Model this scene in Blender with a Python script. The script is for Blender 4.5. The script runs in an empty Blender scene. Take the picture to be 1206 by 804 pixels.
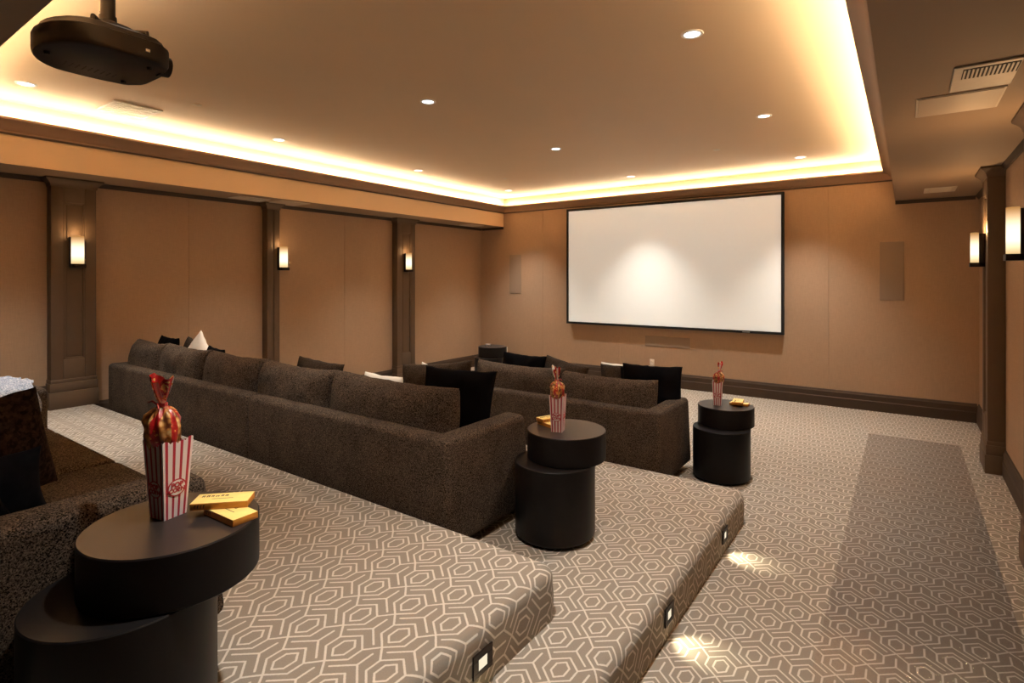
import bpy, bmesh, math, random
from mathutils import Vector, Matrix, noise
random.seed(7)
PI = math.pi
R = math.radians
scn = bpy.context.scene
COL = scn.collection

# ------------------------------------------------------------------ layout (metres)
CAM_H = 1.69
XL, XR, YF, YB = -6.74, 0.695, 8.414, -1.7
Z1, Z2 = 0.215, 0.435            # the two carpeted tiers
SOF = 2.657                     # underside of the soffits
CEIL = 3.187                    # raised tray ceiling
TX0, TX1, TY0 = -6.194, -0.112, 0.638
PD = 0.12                      # pilaster depth

# ------------------------------------------------------------------ helpers
def tag(o, label=None, cat=None, group=None, kind=None):
    if label: o['label'] = label
    if cat: o['category'] = cat
    if group: o['group'] = group
    if kind: o['kind'] = kind
    return o

def thing(name, label, cat, loc=(0, 0, 0), rz=0, group=None):
    o = bpy.data.objects.new(name, None)
    COL.objects.link(o)
    o.location = loc
    o.rotation_euler = (0, 0, rz)
    o.empty_display_size = 0.1
    return tag(o, label, cat, group)

def obj(name, bm, m, parent=None, smooth=True, angle=35, loc=None, rot=None):
    me = bpy.data.meshes.new(name)
    bmesh.ops.recalc_face_normals(bm, faces=bm.faces)
    bm.to_mesh(me)
    bm.free()
    if smooth:
        for p in me.polygons: p.use_smooth = True
        if angle < 180: me.set_sharp_from_angle(angle=R(angle))
    for mm in (m if isinstance(m, (list, tuple)) else [m]): me.materials.append(mm)
    o = bpy.data.objects.new(name, me)
    COL.objects.link(o)
    if parent: o.parent = parent
    if loc: o.location = loc
    if rot: o.rotation_euler = rot
    return o

def struct(name, bm, m, **k):
    return tag(obj(name, bm, m, **k), kind='structure')

def copy_tree(o, parent=None):
    c = o.copy(); COL.objects.link(c)
    if parent: c.parent = parent
    for ch in list(o.children): copy_tree(ch, c)
    return c

def BM(): return bmesh.new()

def box(bm, x0, x1, y0, y1, z0, z1, b=0.0, seg=3, mi=0):
    M = Matrix.Translation(((x0+x1)/2, (y0+y1)/2, (z0+z1)/2)) @ Matrix.Diagonal((x1-x0, y1-y0, z1-z0, 1))
    r = bmesh.ops.create_cube(bm, size=1, matrix=M)
    vs = r['verts']
    fs = set(f for v in vs for f in v.link_faces)
    for f in fs: f.material_index = mi
    if b > 0:
        es = set(e for v in vs for e in v.link_edges)
        rr = bmesh.ops.bevel(bm, geom=list(es), offset=b, segments=seg, profile=0.5, affect='EDGES')
        for f in rr['faces']: f.material_index = mi
    return bm

def cyl(bm, c, r0, r1, z0, z1, n=48, cap=True):
    M = Matrix.Translation((c[0], c[1], (z0+z1)/2))
    bmesh.ops.create_cone(bm, cap_ends=cap, segments=n, radius1=r0, radius2=r1, depth=z1-z0, matrix=M)
    return bm

def lathe(bm, prof, n=64, c=(0, 0), close=True):
    rings = []
    for r, z in prof:
        if r < 1e-6: rings.append([bm.verts.new((c[0], c[1], z))])
        else: rings.append([bm.verts.new((c[0]+r*math.cos(2*PI*i/n), c[1]+r*math.sin(2*PI*i/n), z)) for i in range(n)])
    for a, b in zip(rings, rings[1:]):
        for i in range(n):
            j = (i+1) % n
            if len(a) == 1 and len(b) == 1: continue
            if len(a) == 1: bm.faces.new((a[0], b[j], b[i]))
            elif len(b) == 1: bm.faces.new((a[i], a[j], b[0]))
            else: bm.faces.new((a[i], a[j], b[j], b[i]))
    return bm

def tube(bm, pts, r, n=8, cap=True):
    pts = [Vector(p) for p in pts]
    rings = []
    for i, p in enumerate(pts):
        d = (pts[min(i+1, len(pts)-1)] - pts[max(i-1, 0)]).normalized()
        up = Vector((0, 0, 1)) if abs(d.z) < .9 else Vector((1, 0, 0))
        a = d.cross(up).normalized(); b = a.cross(d)
        rings.append([bm.verts.new(p + (a*math.cos(2*PI*k/n) + b*math.sin(2*PI*k/n))*r) for k in range(n)])
    for q, w in zip(rings, rings[1:]):
        for k in range(n): bm.faces.new((q[k], q[(k+1) % n], w[(k+1) % n], w[k]))
    if cap:
        bm.faces.new(rings[0]); bm.faces.new(list(reversed(rings[-1])))
    return bm

def prism(bm, pts, z0, z1, inset=0.0):
    a = [bm.verts.new((x, y, z0)) for x, y in pts]
    b = [bm.verts.new((x, y, z1)) for x, y in pts]
    n = len(pts)
    for i in range(n): bm.faces.new((a[i], a[(i+1) % n], b[(i+1) % n], b[i]))
    bm.faces.new(list(reversed(a))); bm.faces.new(b)
    return bm

def sweep(bm, path, prof, closed=True):
    """path: 2-D corners, profile (out, z): out measured to the LEFT of travel; mitred."""
    n = len(path); rings = []
    for i, p in enumerate(path):
        p = Vector(p)
        prv = Vector(path[i-1]) if (closed or i > 0) else None
        nxt = Vector(path[(i+1) % n]) if (closed or i < n-1) else None
        d1 = (p-prv).normalized() if prv is not None else (nxt-p).normalized()
        d2 = (nxt-p).normalized() if nxt is not None else d1
        n1 = Vector((-d1.y, d1.x)); n2 = Vector((-d2.y, d2.x))
        m = (n1+n2); m = m / max(m.dot(n1), 1e-6)
        rings.append([bm.verts.new((p.x+m.x*o, p.y+m.y*o, z)) for o, z in prof])
    k = len(prof)
    for i in range(n if closed else n-1):
        a, b = rings[i], rings[(i+1) % n]
        for j in range(k):
            jj = (j+1) % k
            bm.faces.new((a[j], b[j], b[jj], a[jj]))
    if not closed:
        bm.faces.new(rings[0]); bm.faces.new(list(reversed(rings[-1])))
    return bm

# ------------------------------------------------------------------ node helpers
class NT:
    def __init__(s, nt): s.nt = nt
    def n(s, t, **k):
        nd = s.nt.nodes.new(t)
        for a, v in k.items(): setattr(nd, a, v)
        return nd
    def l(s, a, b): s.nt.links.new(a, b)
    def inp(s, sock, v):
        if v is None: return
        if isinstance(v, bpy.types.NodeSocket): s.l(v, sock)
        else: sock.default_value = v
    def math(s, op, a, b=None, c=None, clamp=False):
        nd = s.n('ShaderNodeMath', operation=op); nd.use_clamp = clamp
        s.inp(nd.inputs[0], a); s.inp(nd.inputs[1], b); s.inp(nd.inputs[2], c)
        return nd.outputs[0]
    def vm(s, op, a, b=None, scale=None):
        nd = s.n('ShaderNodeVectorMath', operation=op)
        s.inp(nd.inputs[0], a); s.inp(nd.inputs[1], b)
        if scale is not None: s.inp(nd.inputs['Scale'], scale)
        return nd.outputs['Value'] if op in ('DOT_PRODUCT', 'LENGTH', 'DISTANCE') else nd.outputs['Vector']
    def mix(s, f, a, b):
        nd = s.n('ShaderNodeMix', data_type='RGBA')
        s.inp(nd.inputs[0], f); s.inp(nd.inputs[6], a); s.inp(nd.inputs[7], b)
        return nd.outputs[2]
    def noise(s, v, scale, detail=2, rough=.5):
        nd = s.n('ShaderNodeTexNoise'); s.inp(nd.inputs['Vector'], v)
        nd.inputs['Scale'].default_value = scale; nd.inputs['Detail'].default_value = detail
        nd.inputs['Roughness'].default_value = rough
        return nd.outputs['Fac']
    def ramp(s, f, stops):
        nd = s.n('ShaderNodeValToRGB'); s.inp(nd.inputs[0], f)
        cr = nd.color_ramp
        while len(cr.elements) > 1: cr.elements.remove(cr.elements[-1])
        cr.elements[0].position = stops[0][0]; cr.elements[0].color = stops[0][1]
        for p, c in stops[1:]:
            e = cr.elements.new(p); e.color = c
        return nd.outputs[0]
    def bump(s, h, strength=.3, dist=.002):
        nd = s.n('ShaderNodeBump'); s.inp(nd.inputs['Height'], h)
        nd.inputs['Strength'].default_value = strength; nd.inputs['Distance'].default_value = dist
        return nd.outputs[0]

def c4(c): return (c[0], c[1], c[2], 1)

def newmat(name):
    m = bpy.data.materials.new(name); m.use_nodes = True
    T = NT(m.node_tree)
    b = m.node_tree.nodes['Principled BSDF']
    return m, T, b

def simple(name, col, rough=.5, metal=0, var=.08, scale=20, bump=0, coat=0, spec=.5, emit=None, estr=0):
    m, T, b = newmat(name)
    tc = T.n('ShaderNodeTexCoord').outputs['Object']
    f = T.noise(tc, scale, 3)
    lo = tuple(max(0, c*(1-var)) for c in col); hi = tuple(min(1, c*(1+var)) for c in col)
    T.l(T.mix(f, c4(lo), c4(hi)), b.inputs['Base Color'])
    b.inputs['Roughness'].default_value = rough
    b.inputs['Metallic'].default_value = metal
    b.inputs['Specular IOR Level'].default_value = spec
    if coat: b.inputs['Coat Weight'].default_value = coat
    if bump: T.l(T.bump(f, bump, .001), b.inputs['Normal'])
    if emit:
        b.inputs['Emission Color'].default_value = c4(emit)
        b.inputs['Emission Strength'].default_value = estr
    return m

def fabric(name, dark, light, scale=300, big=.12, rough=.95, sheen=.0, fleck=.5):
    """woven tweed: light and dark yarns mixed at the scale of the weave"""
    m, T, b = newmat(name)
    tc = T.n('ShaderNodeTexCoord').outputs['Object']
    v = T.n('ShaderNodeTexVoronoi'); T.inp(v.inputs['Vector'], tc); v.inputs['Scale'].default_value = scale
    sc_ = T.n('ShaderNodeSeparateColor'); T.l(v.outputs['Color'], sc_.inputs[0]); f1 = sc_.outputs[0]
    n1 = T.noise(tc, scale*.55, 4, .75)
    f = T.math('ADD', T.math('MULTIPLY', T.math('SUBTRACT', f1, .5), fleck*1.15), T.math('MULTIPLY', T.math('SUBTRACT', n1, .5), 1.4))
    f = T.math('ADD', T.math('ADD', f, .27), T.math('MULTIPLY', T.math('SUBTRACT', T.noise(tc, 6, 2), .5), big*2), clamp=True)
    T.l(T.mix(f, c4(dark), c4(light)), b.inputs['Base Color'])
    b.inputs['Roughness'].default_value = rough
    b.inputs['Specular IOR Level'].default_value = .06
    b.inputs['Sheen Weight'].default_value = sheen
    b.inputs['Sheen Roughness'].default_value = .5
    wr = T.noise(tc, 14, 3, .6)
    h = T.math('ADD', T.math('MULTIPLY', f1, .35), T.math('MULTIPLY', wr, 1.2))
    T.l(T.bump(h, .35, .006), b.inputs['Normal'])
    return m

# wall linen: fine horizontal and vertical threads
def linen(name, col):
    m, T, b = newmat(name)
    tc = T.n('ShaderNodeTexCoord').outputs['Object']
    mp1 = T.n('ShaderNodeMapping'); T.inp(mp1.inputs[0], tc); mp1.inputs['Scale'].default_value = (260, 260, 14)
    mp2 = T.n('ShaderNodeMapping'); T.inp(mp2.inputs[0], tc); mp2.inputs['Scale'].default_value = (12, 12, 260)
    a = T.noise(mp1.outputs[0], 1, 2); c = T.noise(mp2.outputs[0], 1, 2)
    w = T.math('MULTIPLY', T.math('ADD', a, c), .5)
    g = T.math('ADD', w, T.math('MULTIPLY', T.math('SUBTRACT', T.noise(tc, 1.4, 3), .5), .25))
    lo = tuple(x*.70 for x in col); hi = tuple(x*1.30 for x in col)
    T.l(T.mix(g, c4(lo), c4(hi)), b.inputs['Base Color'])
    b.inputs['Roughness'].default_value = .85
    b.inputs['Specular IOR Level'].default_value = .25
    T.l(T.bump(w, .25, .002), b.inputs['Normal'])
    return m

# patterned carpet: interlocking hexagons, read in metres from the UV map
def carpet():
    m, T, b = newmat('hexagon_carpet')
    uv = T.n('ShaderNodeUVMap'); uv.uv_map = 'UVMap'
    P = T.vm('MULTIPLY', uv.outputs[0], (102.4, 103.2, 100))            # cm
    nw = T.n('ShaderNodeTexNoise'); T.inp(nw.inputs['Vector'], P); nw.inputs['Scale'].default_value = 1.4; nw.inputs['Detail'].default_value = 2
    wob = T.vm('SCALE', T.vm('SUBTRACT', nw.outputs['Color'], (.5, .5, .5)), scale=.30)
    P = T.vm('ADD', P, wob)
    sx = T.n('ShaderNodeSeparateXYZ'); T.l(P, sx.inputs[0])
    x = T.math('PINGPONG', sx.outputs[0], 10.6)
    y = T.math('WRAP', sx.outputs[1], 31.8, 0.0)
    cb = T.n('ShaderNodeCombineXYZ'); T.l(x, cb.inputs[0]); T.l(y, cb.inputs[1])
    q = cb.outputs[0]
    H = 15.9
    seg = [((0, 0), (6, 5)), ((6, 5), (6, 11)), ((6, 11), (0, 16)), ((6, 11), (10.6, H)),
           ((0, 3.1), (2.8, 5.7)), ((2.8, 5.7), (2.8, 10.3)), ((2.8, 10.3), (0, 12.9)),
           ((0, 21), (0, 27.6)), ((0, 21), (7, 15.2)), ((4.6, H+11), (0, 31.8)),
           ((10.6, H), (4.6, H+5)), ((4.6, H+5), (4.6, H+11)), ((4.6, H+11), (10.6, H+16)),
           ((10.6, H+3.1), (7.8, H+5.7)), ((7.8, H+5.7), (7.8, H+10.3)), ((7.8, H+10.3), (10.6, H+12.9)),
           ((10.6, 5.1), (10.6, 11.7)), ((10.6, 5.1), (3.6, -.7)), ((10.6, 36.9), (3.6, 31.1)), ((10.6, .1), (4.6, -4.9))]
    d = None
    for (ax, ay), (bx, by) in seg:
        ba = Vector((bx-ax, by-ay, 0)); L2 = ba.length_squared
        pa = T.vm('SUBTRACT', q, (ax, ay, 0))
        h = T.math('MULTIPLY', T.vm('DOT_PRODUCT', pa, tuple(ba/L2)), 1.0, clamp=True)
        s = T.vm('SCALE', tuple(ba), scale=h)
        dd = T.vm('DISTANCE', pa, s)
        d = dd if d is None else T.math('MINIMUM', d, dd)
    mr = T.n('ShaderNodeMapRange', interpolation_type='SMOOTHSTEP')
    T.l(d, mr.inputs[0]); mr.inputs[1].default_value = .25; mr.inputs[2].default_value = .55
    mr.inputs[3].default_value = 1; mr.inputs[4].default_value = 0
    line = mr.outputs[0]
    pile = T.noise(P, 2.2, 3, .7)
    fib = T.noise(P, .12, 3)
    base = T.mix(pile, (.20, .168, .135, 1), (.33, .285, .232, 1))
    base = T.mix(T.math('MULTIPLY', fib, .35), base, (.27, .24, .20, 1))
    lc = T.mix(pile, (.52, .47, .40, 1), (.72, .66, .58, 1))
    T.l(T.mix(line, base, lc), b.inputs['Base Color'])
    b.inputs['Roughness'].default_value = .95
    b.inputs['Specular IOR Level'].default_value = .15
    b.inputs['Sheen Weight'].default_value = .12
    T.l(T.bump(T.math('ADD', T.math('MULTIPLY', pile, .8), T.math('MULTIPLY', line, .3)), .4, .004), b.inputs['Normal'])
    return m

M_carpet = carpet()
M_wall = linen('tan_linen_wall', (.385, .262, .172))
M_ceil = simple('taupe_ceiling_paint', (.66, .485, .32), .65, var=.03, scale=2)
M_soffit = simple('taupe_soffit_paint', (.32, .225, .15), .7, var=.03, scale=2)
M_face = simple('soffit_face_glow_tint', (.80, .59, .37), .65, var=.03, scale=2)  # same paint as the walls, lightened: cove glow put into the colour
M_crown = simple('crown_paint', (.27, .17, .105), .5, var=.04, scale=5)
M_groove = simple('crown_groove', (.06, .04, .028), .6)
M_wood = simple('dark_taupe_woodwork', (.115, .078, .051), .55, var=.10, scale=7, spec=.25)
M_base = simple('dark_baseboard', (.062, .042, .029), .6, var=.12, scale=7, spec=.2)
M_sofa = fabric('charcoal_brown_tweed', (.004, .0026, .0018), (.225, .165, .122))
M_sofaback = M_sofa
M_black = simple('black_pillow_cloth', (.0035, .003, .0035), .9, var=.3, scale=60, bump=.2, spec=.04)
M_brown = fabric('brown_pillow_cloth', (.020, .015, .012), (.120, .088, .066), scale=300)
M_fur = fabric('brown_fur', (.008, .005, .004), (.050, .030, .022), scale=90, big=.3)
M_white = simple('ivory_pillow_cloth', (.78, .74, .66), .85, var=.05, scale=40, bump=.2)
M_blue = simple('slate_pillow_cloth', (.007, .008, .011), .9, var=.4, scale=40, bump=.3, spec=.04)
M_throw = fabric('blue_grey_knit', (.16, .19, .25), (.66, .68, .74), scale=160, big=.2)
M_leg = simple('dark_wood_leg', (.03, .018, .012), .4)
M_table = simple('black_satin_table', (.010, .0085, .0085), .42, var=.15, scale=9, spec=.16)
M_tabletop = simple('black_table_top', (.020, .016, .015), .38, var=.2, scale=6)
M_screen = simple('matte_white_screen', (.86, .85, .80), .9, var=.01)
M_frame = simple('black_velvet_frame', (.004, .0035, .0035), .8)
M_metal = simple('brushed_nickel', (.55, .53, .50), .3, 1.0)
M_plate = simple('ivory_plastic', (.72, .66, .56), .45)
M_vent = simple('vent_enamel', (.62, .54, .44), .5)
M_ventdark = simple('vent_slot', (.05, .038, .03), .8)
M_grille = simple('speaker_grille_cloth', (.27, .20, .145), .9, var=.1, scale=200, bump=.3)
M_sgrille = simple('ceiling_speaker_grille', (.50, .41, .32), .45, var=.05, scale=300, bump=.2)
M_bronze = simple('dark_bronze', (.018, .010, .007), .4, .6)
M_proj = simple('projector_black_plastic', (.009, .0065, .0055), .45, var=.2, scale=30, spec=.18)
M_glass = simple('lens_glass', (.25, .26, .28), .05, 0, coat=1)
M_chrome = simple('pole_chrome', (.62, .60, .58), .22, 1.0)
M_trimring = simple('white_trim_ring', (.80, .76, .70), .4)

def emis(name, col, s):
    m, T, b = newmat(name)
    m.node_tree.nodes.remove(b)
    e = T.n('ShaderNodeEmission'); e.inputs[0].default_value = c4(col); e.inputs[1].default_value = s
    T.l(e.outputs[0], m.node_tree.nodes['Material Output'].inputs[0])
    return m
COVE = (1.0, .80, .51)
M_led = emis('warm_led_tape', COVE, 108)
M_lens = emis('downlight_lens', (.86, .93, 1.0), 3)
M_step = emis('step_light_lens', (1, .86, .62), .6)

def sconce_glass():
    m, T, b = newmat('opal_glass_lit')
    m.node_tree.nodes.remove(b)
    tc = T.n('ShaderNodeTexCoord').outputs['Object']
    sp = T.n('ShaderNodeSeparateXYZ'); T.l(tc, sp.inputs[0])
    z = sp.outputs[2]
    mr = T.n('ShaderNodeMapRange'); T.l(z, mr.inputs[0]); mr.inputs[1].default_value = .03; mr.inputs[2].default_value = .295
    col = T.ramp(mr.outputs[0], [(0, (1, .66, .30, 1)), (.3, (1, .86, .60, 1)), (.62, (1, .84, .56, 1)), (1, (1, .48, .15, 1))])
    st = T.ramp(mr.outputs[0], [(0, (.45,)*3+(1,)), (.35, (1,)*3+(1,)), (.6, (.85,)*3+(1,)), (1, (.26,)*3+(1,))])
    e = T.n('ShaderNodeEmission'); T.l(col, e.inputs[0])
    T.l(T.math('MULTIPLY', st, 1.15), e.inputs[1])
    T.l(e.outputs[0], m.node_tree.nodes['Material Output'].inputs[0])
    return m
M_opal = sconce_glass()

# ------------------------------------------------------------------ floor and tiers
def quad_uv(bm, pts, uvs):
    uvl = (bm.loops.layers.uv.get('UVMap') or bm.loops.layers.uv.new('UVMap'))
    f = bm.faces.new([bm.verts.new(p) for p in pts])
    for l, u in zip(f.loops, uvs): l[uvl].uv = u
    return f

def floor_build():
    bm = BM()
    o = (-.347, 3.182)
    P = [(XL-.05, YB-.05), (XR+.05, YB-.05), (XR+.05, YF+.05), (XL-.05, YF+.05)]
    quad_uv(bm, [(x, y, 0) for x, y in P], [(x-o[0], y-o[1]) for x, y in P])
    me = bpy.data.meshes.new('floor'); bm.to_mesh(me); bm.free()
    me.materials.append(M_carpet)
    ob = bpy.data.objects.new('floor', me); COL.objects.link(ob)
    tag(ob, kind='structure')
floor_build()

def tier(name, xe, yf0, yfl, z0, z1, o, label):
    """carpeted platform: soft rounded nosing swept round its right side and its front"""
    bm = BM(); uvl = (bm.loops.layers.uv.get('UVMap') or bm.loops.layers.uv.new('UVMap'))
    Rc, r = .075, .05
    path = []                                   # (x, y, nx, ny)
    sl = (yfl-yf0)/(XL-xe)                       # slope of the front edge
    nf = Vector((-sl, 1)).normalized()
    cx, cy = xe-Rc, yf0-Rc
    for y in (YB, -.8, 0, .8, 1.4, cy-.2): path.append((xe, y, 1, 0))
    a1 = math.atan2(nf.y, nf.x)
    for k in range(9):
        a = a1*k/8; path.append((cx+Rc*math.cos(a), cy+Rc*math.sin(a), math.cos(a), math.sin(a)))
    for k in range(1, 7):
        x = path[14][0] + (XL+.0 - path[14][0])*k/6
        path.append((x, path[14][1] + sl*(x-path[14][0]), nf.x, nf.y))
    prof = [(-r, z1, 0)]
    for k in range(1, 8):
        a = PI/2*k/7; prof.append((-r+r*math.sin(a), z1-r+r*math.cos(a), r*a))
    prof.append((.004, (z0+z1)/2-.02, r*PI/2+(z1-r-(z0+z1)/2+.02)))
    prof.append((0, z0-.005, r*PI/2+z1-r-z0))
    rings = []
    for x, y, nx, ny in path:
        bx, by = x-nx*r, y-ny*r
        rings.append([(bm.verts.new((x+nx*q, y+ny*q, z)), (bx+nx*s-o[0], by+ny*s-o[1])) for q, z, s in prof])
    for A, B in zip(rings, rings[1:]):
        for j in range(len(prof)-1):
            f = bm.faces.new((A[j][0], B[j][0], B[j+1][0], A[j+1][0]))
            for l, t in zip(f.loops, (A[j], B[j], B[j+1], A[j+1])): l[uvl].uv = t[1]
    top = [rg[0] for rg in rings]
    cv = bm.verts.new((XL, YB, z1))
    f = bm.faces.new([t[0] for t in top]+[cv])
    for l in f.loops: l[uvl].uv = (l.vert.co.x-o[0], l.vert.co.y-o[1])
    me = bpy.data.meshes.new(name); bmesh.ops.recalc_face_normals(bm, faces=bm.faces); bm.to_mesh(me); bm.free()
    for p in me.polygons: p.use_smooth = len(p.vertices) == 4
    me.materials.append(M_carpet)
    ob = bpy.data.objects.new(name, me); COL.objects.link(ob)
    tag(ob, label, kind='structure')
tier('floor', -.913, 4.10, 4.10, 0, Z1, (-1.166, 2.187), 'lower carpeted seating tier')
tier('floor', -1.243, 2.10, 2.10, Z1, Z2, (-1.762, 1.428), 'upper carpeted seating tier')

# ------------------------------------------------------------------ walls
def wall_panels(bm, axis, at, spans, z0, z1, inward):
    """linen covered boards with hairline joints; axis 'x' = wall runs along x"""
    t = .02
    for a, b in spans:
        a2, b2 = a+.0008, b-.0008
        if axis == 'x': box(bm, a2, b2, min(at, at-inward*t), max(at, at-inward*t), z0, z1, .002, 1)
        else: box(bm, min(at, at-inward*t), max(at, at-inward*t), a2, b2, z0, z1, .002, 1)

bm = BM(); box(bm, XL-.2, XR+.2, YF+.02, YF+.15, -.1, CEIL+.3)
xs = [XL-.02, -5.32, -3.826, -2.331, -.837, XR+.02]
wall_panels(bm, 'x', YF, list(zip(xs, xs[1:])), -.02, CEIL+.1, -1)
struct('wall_front', bm, M_wall, smooth=False)
bm = BM(); box(bm, XL-.15, XL-.02, YB-.1, YF+.15, -.1, CEIL+.3)
ys = [YB, -1.3, .83, 3.024, 5.20, YF]
wall_panels(bm, 'y', XL, list(zip(ys, ys[1:])), -.02, SOF+.02, 1)
struct('wall_left', bm, M_wall, smooth=False)
bm = BM(); box(bm, XR+.02, XR+.15, YB-.1, YF+.15, -.1, CEIL+.3)
wall_panels(bm, 'y', XR, list(zip(ys, ys[1:])), -.02, SOF+.02, -1)
struct('wall_right', bm, M_wall, smooth=False)
bm = BM(); box(bm, XL-.2, XR+.2, YB-.15, YB, -.1, CEIL+.3)
struct('wall_back', bm, M_wood, smooth=False)

# tray ceiling and soffits
bm = BM(); box(bm, XL-.1, XR+.1, YB-.1, YF+.1, CEIL, CEIL+.12)
struct('ceiling', bm, M_ceil, smooth=False)
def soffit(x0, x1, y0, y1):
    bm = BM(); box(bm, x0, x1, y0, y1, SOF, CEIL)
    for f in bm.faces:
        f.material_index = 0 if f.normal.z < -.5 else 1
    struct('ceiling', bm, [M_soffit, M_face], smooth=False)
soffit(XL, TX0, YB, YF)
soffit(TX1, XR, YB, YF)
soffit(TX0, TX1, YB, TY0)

# cove crown: groove line, cove, lip and hollow trough behind it
C0 = SOF+.265
prof = [(.0, C0), (.022, C0), (.024, C0+.012), (.036, C0+.018), (.052, C0+.04), (.085, C0+.075), (.118, C0+.085),
        (.124, C0+.09), (.124, C0+.112), (.114, C0+.114), (.108, C0+.085), (.09, C0+.082), (.0, C0+.082)]
rect = [(TX0, TY0), (TX1, TY0), (TX1, YF), (TX0, YF)]
names = ['trim_1', 'trim_2', 'trim_3', 'trim_4']
for i in range(4):
    a, b = rect[i], rect[(i+1) % 4]
    A = Vector(a); B = Vector(b); d = (B-A).normalized(); nrm = Vector((-d.y, d.x))
    bm = BM()
    r0 = [bm.verts.new((A.x+d.x*o+nrm.x*o, A.y+d.y*o+nrm.y*o, z)) for o, z in prof]
    r1 = [bm.verts.new((B.x-d.x*o+nrm.x*o, B.y-d.y*o+nrm.y*o, z)) for o, z in prof]
    k = len(prof)
    for j in range(k): bm.faces.new((r0[j], r1[j], r1[(j+1) % k], r0[(j+1) % k]))
    # dark shadow bead under the cove
    s0 = [bm.verts.new((A.x+d.x*o+nrm.x*o, A.y+d.y*o+nrm.y*o, z)) for o, z in ((.0, C0-.016), (.012, C0-.016), (.016, C0), (.0, C0))]
    s1 = [bm.verts.new((B.x-d.x*o+nrm.x*o, B.y-d.y*o+nrm.y*o, z)) for o, z in ((.0, C0-.016), (.012, C0-.016), (.016, C0), (.0, C0))]
    for j in range(4):
        f = bm.faces.new((s0[j], s1[j], s1[(j+1) % 4], s0[(j+1) % 4])); f.material_index = 1
    struct(names[i], bm, [M_crown, M_groove], angle=40)
    # LED tape lying in the trough
    bm = BM()
    P = A+d*.09+nrm*.065; Q = B-d*.09+nrm*.065
    def cnr(o_, z_): return [bm.verts.new((p.x+nrm.x*o_, p.y+nrm.y*o_, z_)) for p in (P, Q)]
    c1, c2, c3, c4_ = cnr(.003, C0+.094), cnr(.001, C0+.112), cnr(-.002, C0+.110), cnr(0, C0+.092)   # a narrow tape tilted towards the middle of the room
    for a_, b_ in ((c1, c2), (c2, c3), (c3, c4_), (c4_, c1)): bm.faces.new((a_[0], a_[1], b_[1], b_[0]))
    side = ['rear', 'right-hand', 'front', 'left-hand'][i]
    o = obj('led_strip', bm, M_led, smooth=False)
    tag(o, 'warm led tape in the ceiling cove on the %s side of the tray' % side, 'led strip', 'led strips hidden in the ceiling cove')

# small dark cornice at the top of the walls under the soffits
CORN = [(0, SOF-.045), (.010, SOF-.045), (.018, SOF-.03), (.032, SOF-.012), (.034, SOF-.002), (0, SOF-.002)]
bm = BM(); sweep(bm, [(XL, YF), (XL, YB)], CORN, False); struct('trim_5', bm, M_base)
bm = BM(); sweep(bm, [(XR, YB), (XR, YF)], CORN, False); struct('trim_6', bm, M_base)
bm = BM(); sweep(bm, [(TX0-.002, YF), (XL+.034, YF)], [(o*.6, z) for o, z in CORN], False)
sweep(bm, [(XR-.034, YF), (TX1+.002, YF)], [(o*.6, z) for o, z in CORN], False); struct('trim_7', bm, M_base)

# baseboards
def bprof(z): return [(0, z), (.026, z), (.026, z+.120), (.020, z+.128), (.020, z+.190), (.012, z+.200), (.010, z+.216), (0, z+.222)]
bm = BM(); sweep(bm, [(XR-.02, YF), (XL+.02, YF)], bprof(0), False); struct('baseboard_front', bm, M_base)
bm = BM(); sweep(bm, [(XR, YB), (XR, YF-.0)], bprof(0), False); struct('baseboard_right', bm, M_base)
bm = BM(); sweep(bm, [(XL, YF), (XL, 4.105)], bprof(0), False)
sweep(bm, [(XL, 4.095), (XL, 2.105)], bprof(Z1), False)
sweep(bm, [(XL, 2.095), (XL, YB)], bprof(Z2), False)
struct('baseboard_left', bm, M_base)

# pilasters with a recessed moulded panel, plinth and flared capital
def pilaster(y0, y1, side, zf):
    bm = BM()
    top = SOF-.001
    def bx(d0, d1, ya, yb, za, zb, b=.004):
        if side < 0: box(bm, XL+d0, XL+d1, ya, yb, za, zb, b, 2)
        else: box(bm, XR-d1, XR-d0, ya, yb, za, zb, b, 2)
    s = .095; ph = .28
    pz0, pz1 = zf+.47, SOF-.23
    bx(0, PD-.016, y0+.004, y1-.004, zf, top)                             # core
    bx(0, PD, y0, y0+s, zf+ph-.01, top); bx(0, PD, y1-s, y1, zf+ph-.01, top)     # stiles
    bx(0, PD, y0+s+.0005, y1-s-.0005, zf+ph-.01, pz0); bx(0, PD, y0+s+.0005, y1-s-.0005, pz1, top)  # rails
    # moulding round the recess
    w = .016
    a, b = y0+s, y1-s
    for (ya, yb, za, zb) in ((a, a+w, pz0, pz1), (b-w, b, pz0, pz1), (a, b, pz0, pz0+w), (a, b, pz1-w, pz1)):
        bx(PD-.02, PD-.005, ya, yb, za, zb, .003)
    bx(PD-.02, PD-.010, a+w+.014, b-w-.014, pz0+w+.014, pz1-w-.014, .002)
    # plinth
    bx(0, PD+.020, y0-.018, y1+.018, zf, zf+.16); bx(0, PD+.013, y0-.012, y1+.012, zf+.16, zf+.245)
    bx(0, PD+.006, y0-.006, y1+.006, zf+.245, zf+ph)
    # capital: one flared moulding mitred round the three exposed sides
    e = [(.0, top-.085), (.006, top-.085), (.008, top-.066), (.016, top-.052), (.030, top-.036), (.044, top-.024), (.050, top-.016), (.050, top-.002), (0, top-.002)]
    if side < 0: pth = [(XL, y1), (XL+PD, y1), (XL+PD, y0), (XL, y0)]
    else: pth = [(XR, y0), (XR-PD, y0), (XR-PD, y1), (XR, y1)]
    sweep(bm, pth, e, False)
    return struct('trim_%d' % pilaster.n, bm, M_wood, angle=30)
pilaster.n = 8
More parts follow.
